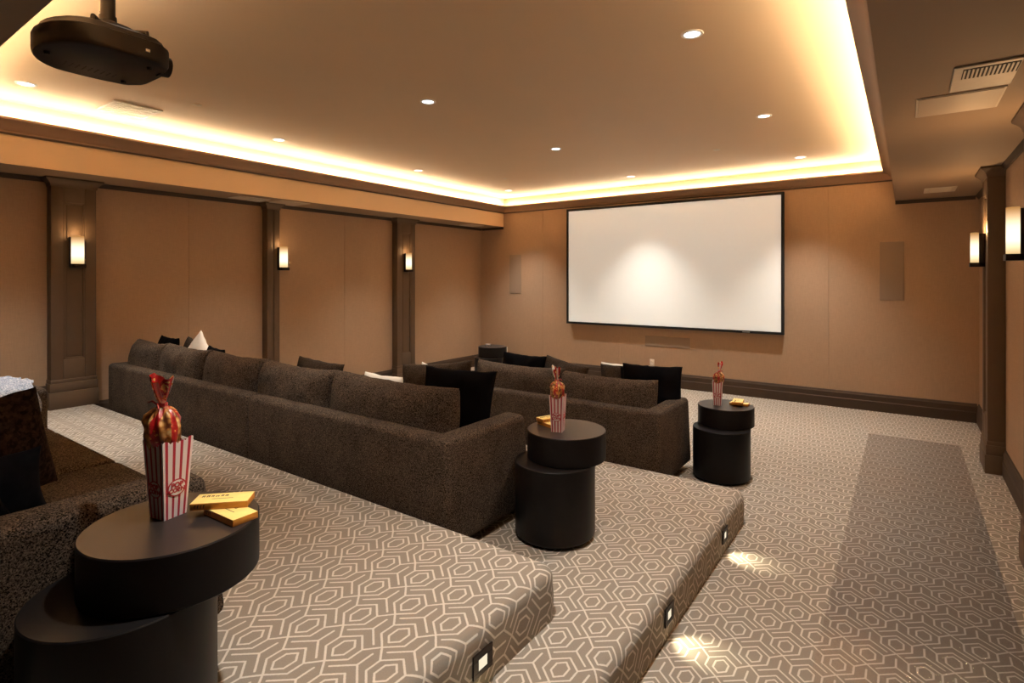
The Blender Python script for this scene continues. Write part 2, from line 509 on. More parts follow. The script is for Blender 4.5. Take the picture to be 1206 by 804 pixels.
for y0, y1, zf in ((1.733, 2.095, Z2), (3.92, 4.09, Z1), (6.127, 6.521, 0)):
    pilaster(y0, y1, -1, zf); pilaster.n += 1
pilaster(-.46, -.07, -1, Z2); pilaster.n += 1
for y0, y1 in ((-.30, .09), (1.90, 2.29), (4.10, 4.49), (6.30, 6.69)):
    pilaster(y0, y1, 1, 0); pilaster.n += 1

# ------------------------------------------------------------------ sconces
def sconce(y, side, label, z=1.80):
    x = XL+PD if side < 0 else XR-PD
    t = thing('wall_sconce', label, 'wall lamp', (x, y, z), 0 if side < 0 else PI, 'wall sconces on the pilasters')
    b = BM(); box(b, 0, .045, -.055, .055, 0, .29, .003, 2); obj('backplate', b, M_bronze, t)
    b = BM(); box(b, 0, .108, -.055, .055, -.008, .030, .003, 2); obj('base_tray', b, M_bronze, t)
    b = BM()
    n = 14; pts = [(.045, -.050)]
    for k in range(n+1):
        a = -PI/2+PI*k/n
        pts.append((.062+.040*math.cos(a), .050*math.sin(a)))
    pts.append((.045, .050))
    prism(b, pts, .030, .300)
    obj('glass_shade', b, M_opal, t, angle=50)
    L = bpy.data.lights.new('sconce_lamp', 'POINT'); L.energy = .9 if side < 0 else 6; L.color = (1, .58, .26); L.shadow_soft_size = .03
    lo = bpy.data.objects.new('sconce_lamp', L); COL.objects.link(lo); lo.parent = t; lo.location = (.075, 0, .335)
    return t
sconce(1.925, -1, 'lit sconce on the left wall pilaster nearest the camera')
sconce(4.11, -1, 'lit sconce on the middle pilaster of the left wall')
sconce(6.32, -1, 'lit sconce on the left wall pilaster nearest the screen wall')
sconce(6.50, 1, 'lit sconce on the right wall pilaster nearest the screen wall')
sconce(4.295, 1, 'large lit sconce cut by the right edge of the photo')

# ------------------------------------------------------------------ screen and wall fittings
t = thing('projection_screen', 'large blank white projection screen in a thin black frame on the front wall', 'projection screen', (-3.073, YF-.07, .91))
hw, hh = 1.71, 1.967
b = BM(); fw = .036
box(b, -hw, hw, -.018, .03, 0, fw, .002, 1); box(b, -hw, hw, -.018, .03, hh-fw, hh, .002, 1)
box(b, -hw, -hw+fw, -.018, .03, fw, hh-fw, .002, 1); box(b, hw-fw, hw, -.018, .03, fw, hh-fw, .002, 1)
obj('frame', b, M_frame, t)
b = BM(); box(b, -hw+fw-.005, hw-fw+.005, -.004, .004, fw-.005, hh-fw+.005); obj('screen_surface', b, M_screen, t, smooth=False)
b = BM(); box(b, 1.17, 1.27, -.021, -.017, .010, .022, .001, 1); tag(obj('badge', b, M_metal, t), 'small silver badge')
b = BM()
for sx in (-1.2, 1.2):
    for z_ in (.3, hh-.4):
        b = BM(); box(b, sx-.06, sx+.06, .03, .069, z_, z_+.1); obj('wall_bracket', b, M_frame, t)

def wall_speaker(x0, x1, z0, z1, label):
    t = thing('wall_speaker', label, 'speaker', ((x0+x1)/2, YF, z0), 0, 'flush speakers in the front wall')
    w = (x1-x0)/2; h = z1-z0
    b = BM(); box(b, -w, w, -.006, .0, 0, h, .002, 1); obj('rim', b, M_grille, t)
    b = BM(); box(b, -w+.012, w-.012, -.009, -.0055, .012, h-.012, .001, 1); obj('grille', b, M_grille, t)
wall_speaker(-6.055, -5.79, 1.40, 2.125, 'tall flush speaker grille left of the projection screen')
wall_speaker(-.273, -.019, 1.41, 2.148, 'tall flush speaker grille right of the projection screen')
wall_speaker(-3.39, -2.67, .612, .776, 'wide flush speaker grille under the projection screen')

def outlet(x, z, label):
    t = thing('wall_outlet', label, 'outlet', (x, YF, z), 0, 'white outlets on the front wall')
    b = BM(); box(b, -.036, .036, -.007, 0, -.058, .058, .003, 2); obj('cover_plate', b, M_plate, t)
    for dz in (-.024, .024):
        b = BM(); box(b, -.016, .016, -.010, -.006, dz-.014, dz+.014, .003, 2); obj('socket', b, M_plate, t)
outlet(-3.275, .352, 'white outlet plate on the front wall below the screen')
outlet(-6.138, .345, 'white outlet plate beside the far corner side table')

# ------------------------------------------------------------------ ceiling fittings
SPOT = []
def downlight(x, y, label, power, z=CEIL):
    t = thing('recessed_downlight', label, 'ceiling light', (x, y, z), 0, 'recessed downlights in the tray ceiling')
    b = BM(); lathe(b, [(.046, -.001), (.050, -.006), (.064, -.006), (.068, -.001), (.068, .0), (.046, .0)], 40); obj('trim_ring', b, M_trimring, t)
    b = BM(); lathe(b, [(.050, -.0025), (.03, -.0022), (0, -.002)], 32); obj('lens', b, M_lens, t)
    L = bpy.data.lights.new('downlight_lamp', 'SPOT'); L.energy = power; L.color = (1, .97, .90)
    L.spot_size = R(82); L.spot_blend = .9; L.shadow_soft_size = .045
    lo = bpy.data.objects.new('downlight_lamp', L); COL.objects.link(lo); lo.parent = t; lo.location = (0, 0, -.012)
cols = [('left-hand', -5.52), ('middle', -3.30), ('right-hand', -1.068)]
rows = [('row above the rear sofa', 1.292), ('second row from the rear', 3.40), ('third row from the rear', 5.50), ('row nearest the screen', 7.64)]
for (rn, y), pw in zip(rows, (165, 105, 140, 165)):
    for cn, x in cols:
        downlight(x, y if (cn != 'middle' or y > 2) else 1.19, 'round white recessed downlight, %s column, %s' % (cn, rn), pw)

def detector(x, y, label, r=.038):
    t = thing('sprinkler_cover', label, 'sprinkler', (x, y, CEIL), 0, 'small sprinkler covers in the tray ceiling')
    b = BM(); lathe(b, [(0, -.009), (r*.8, -.009), (r, -.006), (r, -.002), (r*.72, -.001), (r*.72, .004), (0, .004)], 28); obj('cover_disc', b, M_vent, t)
    b = BM(); lathe(b, [(r*.3, -.0085), (r*.34, -.0115), (r*.25, -.012), (0, -.012)], 20); obj('centre_cap', b, M_vent, t)
detector(-4.978, 2.302, 'small sprinkler disc on the ceiling beyond the square vent')
detector(-1.795, 6.619, 'small sprinkler disc on the ceiling above the right half of the screen')
detector(-4.898, 6.692, 'tiny sprinkler disc on the ceiling near the far left cove corner', .03)

t = thing('ceiling_vent', 'white slotted ceiling vent near the projector', 'vent', (-5.60, 2.02, CEIL))
b = BM(); 
for (x0, x1, y0, y1) in ((-.2, .2, -.19, -.165), (-.2, .2, .165, .19), (-.2, -.175, -.165, .165), (.175, .2, -.165, .165)): box(b, x0, x1, y0, y1, -.012, 0, .003, 1)
obj('frame', b, M_vent, t)
b = BM(); box(b, -.175, .175, -.165, .165, -.003, 0)
for k in range(16): box(b, -.174, .174, -.160+k*.0205, -.149+k*.0205, -.010, -.003, .001, 1)
obj('louvres', b, M_vent, t)

def soffit_grille(xc, yc, mirror, label):
    t = thing('soffit_vent', label, 'vent', (xc, yc, SOF), PI if mirror else 0, 'vents and speakers in the side soffits')
    b = BM(); box(b, -.12, .12, -.20, .20, -.010, 0, .003, 1); obj('cover_plate', b, M_vent, t)
    b = BM(); box(b, -.085, .115, -.165, -.015, -.0115, -.0095); obj('slot_backing', b, M_ventdark, t)
    b = BM()
    for k in range(13): box(b, -.082+k*.0152, -.074+k*.0152, -.163, -.017, -.015, -.0115, .001, 1)
    obj('louvres', b, M_vent, t)
def soffit_speaker(xc, yc, label):
    t = thing('soffit_speaker', label, 'speaker', (xc, yc, SOF), 0, 'vents and speakers in the side soffits')
    b = BM(); box(b, -.185, .185, -.205, .205, -.006, 0, .002, 1); obj('rim', b, M_vent, t)
    b = BM(); box(b, -.175, .175, -.195, .195, -.009, -.006, .001, 1); obj('grille', b, M_sgrille, t)
def soffit_small(xc, yc, label):
    t = thing('soffit_vent', label, 'vent', (xc, yc, SOF), 0, 'vents and speakers in the side soffits')
    b = BM(); box(b, -.14, .14, -.19, .19, -.008, 0, .003, 1); obj('cover_plate', b, M_vent, t)
    b = BM(); box(b, -.10, .10, -.15, .15, -.0095, -.0078)
    obj('slot_backing', b, M_sgrille, t)
    b = BM()
    for k in range(14): box(b, -.097, .097, -.146+k*.0215, -.138+k*.0215, -.012, -.0094, .001, 1)
    obj('louvres', b, M_vent, t)
soffit_grille(.300, 3.44, False, 'cream vent with dark slots in the right soffit')
soffit_speaker(.230, 3.90, 'plain flush speaker panel beside the slotted vent in the right soffit')
soffit_small(.30, 7.62, 'small cream vent in the right soffit near the screen wall')
soffit_grille(-6.47, 3.60, True, 'vent in the left soffit above the row of back cushions')
soffit_speaker(-6.47, 4.11, 'flush speaker panel in the left soffit just past the middle pilaster')
soffit_small(-6.47, 7.80, 'small vent in the left soffit near the screen wall')

# ------------------------------------------------------------------ step lights
def step_light(x, y, z, label):
    t = thing('step_light', label, 'step light', (x, y, z), 0, 'square step lights in the carpeted risers')
    b = BM()
    for (y0, y1, z0, z1) in ((-.055, .055, .018, .042), (-.055, .055, -.042, -.024), (-.055, -.026, -.024, .018), (.026, .055, -.024, .018)):
        box(b, 0, .007, y0, y1, z0, z1, .001, 1)
    obj('faceplate', b, M_bronze, t)
    b = BM(); box(b, .0005, .003, -.027, .027, -.025, .019); obj('lens', b, M_step, t, smooth=False)
    L = bpy.data.lights.new('step_lamp', 'SPOT'); L.energy = 3.0; L.color = (1, .86, .58); L.spot_size = R(80); L.spot_blend = .8; L.shadow_soft_size = .012
    lo = bpy.data.objects.new('step_lamp', L); COL.objects.link(lo); lo.parent = t; lo.location = (.012, 0, 0)
    lo.rotation_euler = (0, R(-40), 0)
step_light(-.906, 2.535, .120, 'lit step light in the lower riser, the nearer of its two')
step_light(-.906, 3.515, .120, 'lit step light in the lower riser, the one nearer the screen')
step_light(-1.237, 1.55, .320, 'lit step light in the riser of the upper tier')
step_light(-.906, 1.555, .120, 'lit step light in the lower riser just outside the bottom of the photo')

# ------------------------------------------------------------------ projector
t = thing('ceiling_projector', 'black ceiling projector hanging from a pole', 'projector', (0, -.14, 0))
out = [(-2.965, 1.345), (-3.02, 1.405), (-3.15, 1.435), (-3.38, 1.432), (-3.455, 1.38), (-3.478, 1.24), (-3.478, 1.10)]
for k in range(1, 12):
    a = PI + PI*k/12
    out.append((-3.2215+.2565*math.cos(a), 1.10+.182*math.sin(a)))
out.append((-2.965, 1.10))
def smooth_poly(pts, it=2):
    for _ in range(it):
        q = []
        for i in range(len(pts)):
            a, b = pts[i], pts[(i+1) % len(pts)]
            q += [(a[0]*.88+b[0]*.12, a[1]*.88+b[1]*.12), (a[0]*.12+b[0]*.88, a[1]*.12+b[1]*.88)]
        pts = q
    return pts
ou = smooth_poly(out, 1)
cx, cy = -3.22, 1.17
def ring(bm, s, z): return [bm.verts.new((cx+(x-cx)*s, cy+(y-cy)*s, z)) for x, y in ou]
bm = BM(); zb = CAM_H+1.045
rg = [ring(bm, s, z) for s, z in ((.93, zb), (.975, zb+.006), (.995, zb+.016), (1, zb+.03), (1, zb+.088), (.985, zb+.098), (.95, zb+.102), (.935, zb+.106), (.90, zb+.128), (.80, zb+.142), (.5, zb+.150))]
for a, b_ in zip(rg, rg[1:]):
    for i in range(len(ou)): j = (i+1) % len(ou); bm.faces.new((a[i], a[j], b_[j], b_[i]))
bm.faces.new(list(reversed(rg[0]))); bm.faces.new(rg[-1])
obj('housing', bm, M_proj, t)
bm = BM(); cyl(bm, (0, 0), .055, .05, 0, .05, 32); lathe(bm, [(.05, .05), (.044, .052), (.044, .02)], 32)
o = obj('lens_barrel', bm, M_proj, t, loc=(-3.12, 1.392, zb+.046), rot=(R(-90), 0, 0))
bm = BM(); lathe(bm, [(0, .046), (.03, .043), (.044, .034)], 32); obj('lens_glass', bm, M_glass, o)
bm = BM()
for k in range(9): box(bm, -3.36, -3.30, 1.06+k*.026, 1.066+k*.026, zb-.001, zb+.001)
obj('bottom_vent', bm, M_proj, t)
for (fx, fy) in ((-3.06, 1.33), (-3.38, 1.33), (-3.23, .97)):
    bm = BM(); cyl(bm, (fx, fy), .011, .014, zb-.012, zb+.004, 20); obj('foot', bm, M_proj, t)
bm = BM(); 
box(bm, -2.972, -2.960, 1.275, 1.295, zb+.040, zb+.055, .003, 2)
tag(obj('side_port', bm, M_metal, t), 'small silver side button')
bm = BM(); lathe(bm, [(.13, zb+.138), (.135, zb+.150), (.125, zb+.165), (.085, zb+.178), (.05, zb+.19), (.036, zb+.205), (0, zb+.205)], 40, (-3.17, 1.19)); 
for (ax, ay) in ((.16, .11), (-.16, .11), (.16, -.11), (-.16, -.11)):
    tube(bm, [(-3.17+ax*.5, 1.19+ay*.5, zb+.155), (-3.17+ax, 1.19+ay, zb+.148), (-3.17+ax, 1.19+ay, zb+.12)], .011, 8)
obj('mount_plate', bm, M_proj, t)
bm = BM(); cyl(bm, (-3.17, 1.19), .031, .031, zb+.19, CEIL-.008, 32); cyl(bm, (-3.17, 1.19), .038, .036, zb+.20, zb+.23, 32)
obj('mount_pole', bm, M_proj, t)
bm = BM(); cyl(bm, (-3.17, 1.19), .085, .075, CEIL-.014, CEIL, 40); obj('ceiling_plate', bm, M_proj, t)
bm = BM(); tube(bm, [(-3.212, 1.178, CEIL-.012), (-3.212, 1.178, zb+.26), (-3.215, 1.175, zb+.22), (-3.26, 1.16, zb+.18)], .010, 10)
tag(obj('cable', bm, M_chrome, t), 'silver cable sleeve beside the pole')

# added spot at the lens, brightens the screen with a plain white field
L = bpy.data.lights.new('screen_fill_spot', 'SPOT'); L.energy = 400; L.color = (.82, .96, 1.0); L.spot_size = R(46); L.spot_blend = .05; L.shadow_soft_size = .01
L.use_nodes = True
NL = NT(L.node_tree); em = [n for n in L.node_tree.nodes if n.type == 'EMISSION'][0]
tcn = NL.n('ShaderNodeTexCoord').outputs['Normal']
spn = NL.n('ShaderNodeSeparateXYZ'); NL.l(tcn, spn.inputs[0])
zc_ = NL.math('ABSOLUTE', spn.outputs[2])
tx = NL.math('DIVIDE', spn.outputs[0], zc_); ty = NL.math('DIVIDE', spn.outputs[1], zc_)
lx_, ly_, lz_ = -3.12, 1.49, 2.79
dd_ = YF-.07-(ly_-.14)
def inside(v, lo, hi): return NL.math('MULTIPLY', NL.math('GREATER_THAN', v, lo), NL.math('LESS_THAN', v, hi))
mk = NL.math('MULTIPLY', inside(tx, (-3.073-1.675-lx_)/dd_, (-3.073+1.675-lx_)/dd_), inside(ty, (.945-lz_)/dd_, (2.842-lz_)/dd_))
NL.l(mk, em.inputs['Strength'])
lo = bpy.data.objects.new('screen_fill_spot', L); COL.objects.link(lo); lo.parent = t
lo.location = (lx_, ly_, lz_); lo.rotation_euler = (R(90), 0, 0)

# ------------------------------------------------------------------ cushions
def cushion(bm, w, h, t, p=2.4, soft=.5, pinch=.06, sag=.0, seed=0, nx=34, nz=24, wr=.012, M=None):
    """closed pillow in local x (width), z (height, from 0), y (thickness)"""
    V = {}
    off = Vector((seed*7.3, seed*3.1, seed*1.7))
    for i in range(nx+1):
        for j in range(nz+1):
            u = -1+2*i/nx; v = -1+2*j/nz
            u = math.sin(u*PI/2)*.55+u*.45; v = math.sin(v*PI/2)*.55+v*.45
            prof = max(0, (1-abs(u)**p)*(1-abs(v)**p))**soft
            x = u*w/2*(1-pinch*(1-v*v)); z = v*h/2*(1-pinch*(1-u*u))
            if v > 0: z -= sag*h*(1-u*u)*v
            rim = (i in (0, nx) or j in (0, nz))
            for s in ((0,) if rim else (-1, 1)):
                n = noise.noise(Vector((x*5, z*5, s*3))+off)
                n2 = noise.noise(Vector((x*14, z*9, s*5))+off)
                y = s*t/2*prof*(1+n*.18) + s*(n2*wr)*min(1, prof*1.5)
                q = Vector((x + n*.006, y, z + h/2 + n2*wr*.5))
                if M: q = M @ q
                V[i, j, s] = bm.verts.new(q)
    def g(i, j, s):
        return V.get((i, j, s)) or V[i, j, 0]
    for s in (-1, 1):
        for i in range(nx):
            for j in range(nz):
                q = [g(i, j, s), g(i+1, j, s), g(i+1, j+1, s), g(i, j+1, s)]
                try: bm.faces.new(q if s < 0 else q[::-1])
                except ValueError: pass
    return bm

def pillow(name, label, mat, loc, w, h, t, yaw=0, lean=0, roll=0, seed=1, group=None, **k):
    bm = BM(); cushion(bm, w, h, t, seed=seed, **k)
    o = obj(name, bm, mat, angle=180)
    o.matrix_world = Matrix.Translation(loc) @ Matrix.Rotation(R(yaw), 4, 'Z') @ Matrix.Rotation(R(lean), 4, 'X') @ Matrix.Rotation(R(roll), 4, 'Y')
    return tag(o, label, 'pillow', group)

# ------------------------------------------------------------------ sofas
def rounded(bm, x0, x1, y0, y1, z0, z1, r=.035, seg=4):
    return box(bm, x0, x1, y0, y1, z0, z1, r, seg)

def sofa(name, label, loc, rz, W, D, H, backs, seats, arm_r=True, arm_l=True, seat_h=.43, aw=.15, bt=.13, bh=.43, seed=0, chaise=None, cush_y=.0, clean=.0):
    """origin at the right rear bottom corner, x runs to the left as negative, y forward"""
    t = thing(name, label, 'sofa', loc, rz)
    g = .055
    bm = BM(); rounded(bm, -W+.01, -.01, .01, D-.03, g, .25, .02, 3); obj('base_frame', bm, M_sofa, t, angle=60)
    bm = BM(); rounded(bm, -W+(.10 if arm_l else 0), -(.10 if arm_r else 0), 0, bt, g, H, .035, 5); obj('backrest', bm, M_sofa, t, angle=60)
    bm = BM()
    tube(bm, [(-W+.03, .006, H-.034), (-.03, .006, H-.034)], .0045, 8)
    obj('piping', bm, M_sofa, t)
    for on, xa, xb in ((arm_r, -aw, 0), (arm_l, -W, -W+aw)):
        if not on: continue
        bm = BM(); rounded(bm, xa, xb, .0005, D, g, H-.0005, .035, 5)
        for v in bm.verts:
            if v.co.y > D*.6: v.co.y -= .075*max(0, (v.co.z-g)/(H-g))**1.5
        arm = obj('arm', bm, M_sofa, t, angle=60)
        bm = BM(); xo = xb-.004 if xb == 0 else xa+.004
        tube(bm, [(xo, .03, H-.036), (xo, D-.12, H-.036)], .0045, 8)
        obj('piping', bm, M_sofa, arm)
    sx = [-(aw if arm_r else .005)] + seats + [-(W-(aw if arm_l else .005))]
    for a, b in zip(sx, sx[1:]):
        bm = BM(); rounded(bm, b+.004, a-.004, bt-.01, D+.03, .235, seat_h, .045, 5)
        bmesh.ops.subdivide_edges(bm, edges=[e for e in bm.edges if e.calc_length() > .3], cuts=9, use_grid_fill=True)
        for v in bm.verts:
            if v.co.z > seat_h-.06:
                u = (v.co.x-(a+b)/2)/((a-b)/2); w_ = (v.co.y-(bt+D)/2)/((D-bt)/2)
                v.co.z += .022*max(0, 1-u*u)*max(0, 1-w_*w_) - .004
        obj('seat_cushion', bm, M_sofa, t, angle=60)
    for k, (a, b) in enumerate(zip(backs, backs[1:])):
        bm = BM()
        w = a-b
        M = Matrix.Translation(((a+b)/2, bt+.115+cush_y, seat_h-.01)) @ Matrix.Rotation(R(clean), 4, 'X') @ Matrix.Rotation(R(random.uniform(-1.5, 1.5)), 4, 'Z')
        cushion(bm, w*1.05, bh+random.uniform(-.005, .015), .29, p=3.4, soft=.46, pinch=.02, sag=.045, seed=seed+k, nx=44, nz=28, wr=.010, M=M)
        obj('back_cushion', bm, M_sofa, t, angle=180)
    for (lx, ly) in ((-.09, .08), (-.09, D-.09), (-W+.09, .08), (-W+.09, D-.09)):
        bm = BM(); cyl(bm, (lx, ly), .018, .024, 0, g+.01, 20); obj('leg', bm, M_leg, t)
    return t

# middle row: two units end to end
HB = .632
sofa('sofa', 'dark tweed sofa unit of the middle row, with an arm beside the side table', (-1.93, 2.125, Z1), 0, 1.930, .80, HB,
     [-.175, -1.245, -2.11], [-.95], True, False, seed=3, clean=-4)
sofa('sofa', 'dark tweed sofa unit of the middle row, its far end by the pilaster', (-3.873, 2.13, Z1), 0, 2.57, .80, HB,
     [-.175, -1.035, -1.885, -2.56], [-.86, -1.70], False, True, seed=9, clean=-4)
# front row
sofa('sofa', 'dark tweed sofa on the lowest floor, nearest the screen', (-1.56, 4.155, 0), 0, 2.13, .80, .64,
     [-.13, -1.02, -2.0], [-1.06], True, True, seed=21, clean=-4)
# rear row, beside the camera
t1 = sofa('sofa', 'dark tweed sofa at the lower left with fur pillows on its seat', (-1.975, .10, Z2), 0, 4.25, .92, .575,
     [-.46, -1.20, -1.95, -2.75, -3.4], [-1.04, -1.90, -2.75, -3.33], True, False, seed=30, seat_h=.41, clean=-4, aw=.165)
bm = BM(); rounded(bm, -4.23, -3.335, .12, 1.28, .05, .425, .05, 5)
obj('chaise', bm, M_sofa, t1, angle=60)

# ------------------------------------------------------------------ pillows
G2 = 'pillows along the middle sofas'; G3 = 'pillows on the front sofa'; G1 = 'pillows on the rear sofa'
sz = Z1+.44
def tp(label, mat, x, y, z, w, h, t, yaw, lean, roll, seed, g, **k): pillow('throw_pillow', label, mat, (x, y, z), w, h, t, yaw, lean, roll, seed, g, **k)
tp('black square pillow leaning in the right corner of the middle sofa', M_black, -2.30, 2.585, sz, .48, .47, .16, 20, -13, 2, 1, G2, pinch=.05)
tp('black pillow behind the big brown back cushion of the middle sofa', M_black, -2.50, 2.70, sz, .44, .425, .14, -12, -12, -5, 2, G2, pinch=.05)
tp('brown tweed pillow with a raised corner left of the black pillows on the middle sofa', M_brown, -2.64, 2.78, sz, .60, .455, .15, 6, -12, -7, 3, G2)
tp('ivory pillow peeking out left of the brown pillow on the middle sofa', M_white, -3.15, 2.74, sz, .46, .325, .14, 2, -12, 0, 4, G2)
tp('ivory pillow just showing between the brown pillow and the black one', M_white, -2.80, 2.93, sz, .42, .395, .12, 0, -10, 5, 5, G2)
tp('brown pillow lying over the join in the middle of the long sofa', M_brown, -3.86, 2.66, sz, .60, .385, .15, 0, -12, 2, 6, G2)
tp('black pillow at the far left end of the long sofa', M_black, -6.36, 2.58, sz, .42, .425, .14, 0, -12, 1, 7, G2)
tp('brown pillow corner next to the black pillow at the far left of the long sofa', M_brown, -6.14, 2.72, sz, .40, .39, .14, 4, -12, 14, 8, G2)
tp('ivory pillow with one corner pointing up at the left of the long sofa', M_white, -5.98, 2.66, sz+.06, .42, .42, .14, 3, -12, 40, 9, G2)
tp('small black pillow corner right of the ivory pillow on the long sofa', M_black, -5.46, 2.62, sz, .32, .375, .12, 0, -12, 4, 10, G2)
s3 = .44
tp('black pillow in the right corner of the front sofa', M_black, -1.82, 4.64, s3, .52, .49, .16, 22, -12, 2, 11, G3, pinch=.05)
tp('second black pillow behind the right back cushion of the front sofa', M_black, -2.00, 4.76, s3, .40, .44, .13, -12, -12, -6, 12, G3)
tp('brown pillow left of the black pillows on the front sofa', M_brown, -2.17, 4.84, s3, .48, .435, .14, 4, -12, -3, 13, G3)
tp('ivory pillow peeking out at the middle of the front sofa', M_white, -2.24, 4.98, s3, .50, .42, .12, 0, -10, -1, 14, G3)
tp('brown pillow at the middle left of the front sofa, sloping down to the right', M_brown, -2.80, 4.68, s3, .50, .45, .14, 0, -12, 9, 15, G3)
tp('black pillow at the left end of the front sofa', M_black, -3.24, 4.66, s3, .54, .475, .14, 0, -12, 1, 16, G3)
zz = Z2+.43
pillow('fur_pillow', 'brown fur pillow propped up on the near left seat', M_fur, (-2.66, .47, zz), .50, .40, .30, 90, 14, -13, 17, G1, pinch=.01, p=2.0, soft=.62, wr=.02)
tp('slate blue pillow squeezed between the fur pillow and the sofa arm', M_blue, -2.44, .40, zz, .46, .25, .16, 88, 18, -8, 18, G1)
tp('black pillow at the left edge beside the near sofa arm', M_black, -2.28, .29, zz, .46, .34, .13, 86, 10, -20, 19, G1)

# throw over the chaise
def throw():
    bm = BM(); n, m = 44, 44; V = []
    y0, y1 = .72, 1.315
    ztop = Z2+.425+.008; xe = -5.335
    for i in range(n+1):
        row = []
        s = i/n*.80                          # arc length from the hanging hem upward
        for j in range(m+1):
            y = y0+(y1-y0)*j/m + .02*math.sin(i*.35)
            hang = .20+.03*math.sin(j*.3)
            q = s-hang
            nz = noise.noise(Vector((s*9, y*9, 2)))*.022 + noise.noise(Vector((s*22, y*20, 7)))*.010
            if q < -.03: x = xe+.022; z = ztop+q; x += abs(nz)+.004
            elif q < .03:
                a = (q+.03)/.06*PI/2; x = xe-.028+.05*math.cos(a); z = ztop-.03+.035*math.sin(a)+abs(nz)*.5
            else: x = xe-q; z = ztop+.008+abs(nz)*1.8+.05*max(0, 1-abs(q-.18)/.14)*(.6+.4*math.sin(y*9))
            row.append(bm.verts.new((x, y, z)))
        V.append(row)
    for i in range(n):
        for j in range(m): bm.faces.new((V[i][j], V[i+1][j], V[i+1][j+1], V[i][j+1]))
    o = obj('throw_blanket', bm, M_throw, angle=180)
    md = o.modifiers.new('thick', 'SOLIDIFY'); md.thickness = .008; md.offset = 1
    tag(o, 'pale blue grey knitted throw draped over the chaise at the left edge', 'blanket')
throw()

# ------------------------------------------------------------------ side tables
def side_table(name_label, slab, drum, zf, h=.60, r=.235):
    t = thing('side_table', name_label, 'side table', (drum[0], drum[1], zf), 0, 'black double drum side tables')
    th = .275*h; dz = h-th
    dx, dy = slab[0]-drum[0], slab[1]-drum[1]
    b = BM(); lathe(b, [(0, .012), (r-.02, .012), (r-.008, .02), (r, .035), (r, dz-.004), (r-.003, dz), (0, dz)], 96); obj('drum_base', b, M_table, t, angle=30)
    b = BM(); lathe(b, [(0, dz+.001), (r-.004, dz+.001), (r, dz+.005), (r, h-.004), (r-.003, h), (0, h)], 96, (dx, dy))
    for f in b.faces:
        if f.calc_center_median().z > h-.001: f.material_index = 1
    obj('table_top', b, [M_table, M_tabletop], t, angle=30)
    for k in range(3):
        a = 2*PI*k/3+.4
        b = BM(); cyl(b, ((r-.05)*math.cos(a), (r-.05)*math.sin(a)), .018, .018, 0, .013, 16); obj('foot', b, M_leg, t)
    return t
TH1, TH = .55, .59
side_table('black double drum side table in the left foreground', (-1.733, .737), (-1.754, .620), Z2, TH1, .2265)
side_table('black double drum side table on the middle tier by the sofa arm', (-1.628, 2.834), (-1.653, 2.745), Z1, TH, .23)
side_table('black double drum side table on the lowest floor beside the front sofa', (-1.277, 4.99), (-1.278, 4.855), 0, TH, .23)
side_table('black side table in the far left corner near the screen wall', (-5.45, 7.10), (-5.45, 7.00), 0, TH, .23)

# ------------------------------------------------------------------ popcorn boxes
def stripes():
    m, T, b = newmat('red_white_striped_card')
    uv = T.n('ShaderNodeUVMap'); uv.uv_map = 'UVMap'
    sp = T.n('ShaderNodeSeparateXYZ'); T.l(uv.outputs[0], sp.inputs[0])
    f = T.math('FRACT', T.math('ADD', T.math('MULTIPLY', sp.outputs[0], 4.0), .0))
    d = T.math('ABSOLUTE', T.math('SUBTRACT', f, .5))
    k = T.math('LESS_THAN', d, .19)
    T.l(T.mix(k, (.80, .70, .68, 1), (.42, .022, .045, 1)), b.inputs['Base Color'])
    b.inputs['Roughness'].default_value = .45
    return m
M_str = stripes()
M_red = simple('red_print', (.45, .02, .04), .45)
M_wht = simple('white_card', (.80, .74, .72), .5)

def text_mesh(s, size, ext=.0003):
    cu = bpy.data.curves.new('txt', 'FONT'); cu.body = s; cu.size = size; cu.align_x = 'CENTER'; cu.align_y = 'CENTER'; cu.extrude = ext
    cu.offset = size*.055
    o = bpy.data.objects.new('txt', cu); COL.objects.link(o)
    dg = bpy.context.evaluated_depsgraph_get()
    me = bpy.data.meshes.new_from_object(o.evaluated_get(dg))
    bpy.data.objects.remove(o)
    bm = BM(); bm.from_mesh(me)
    return bm

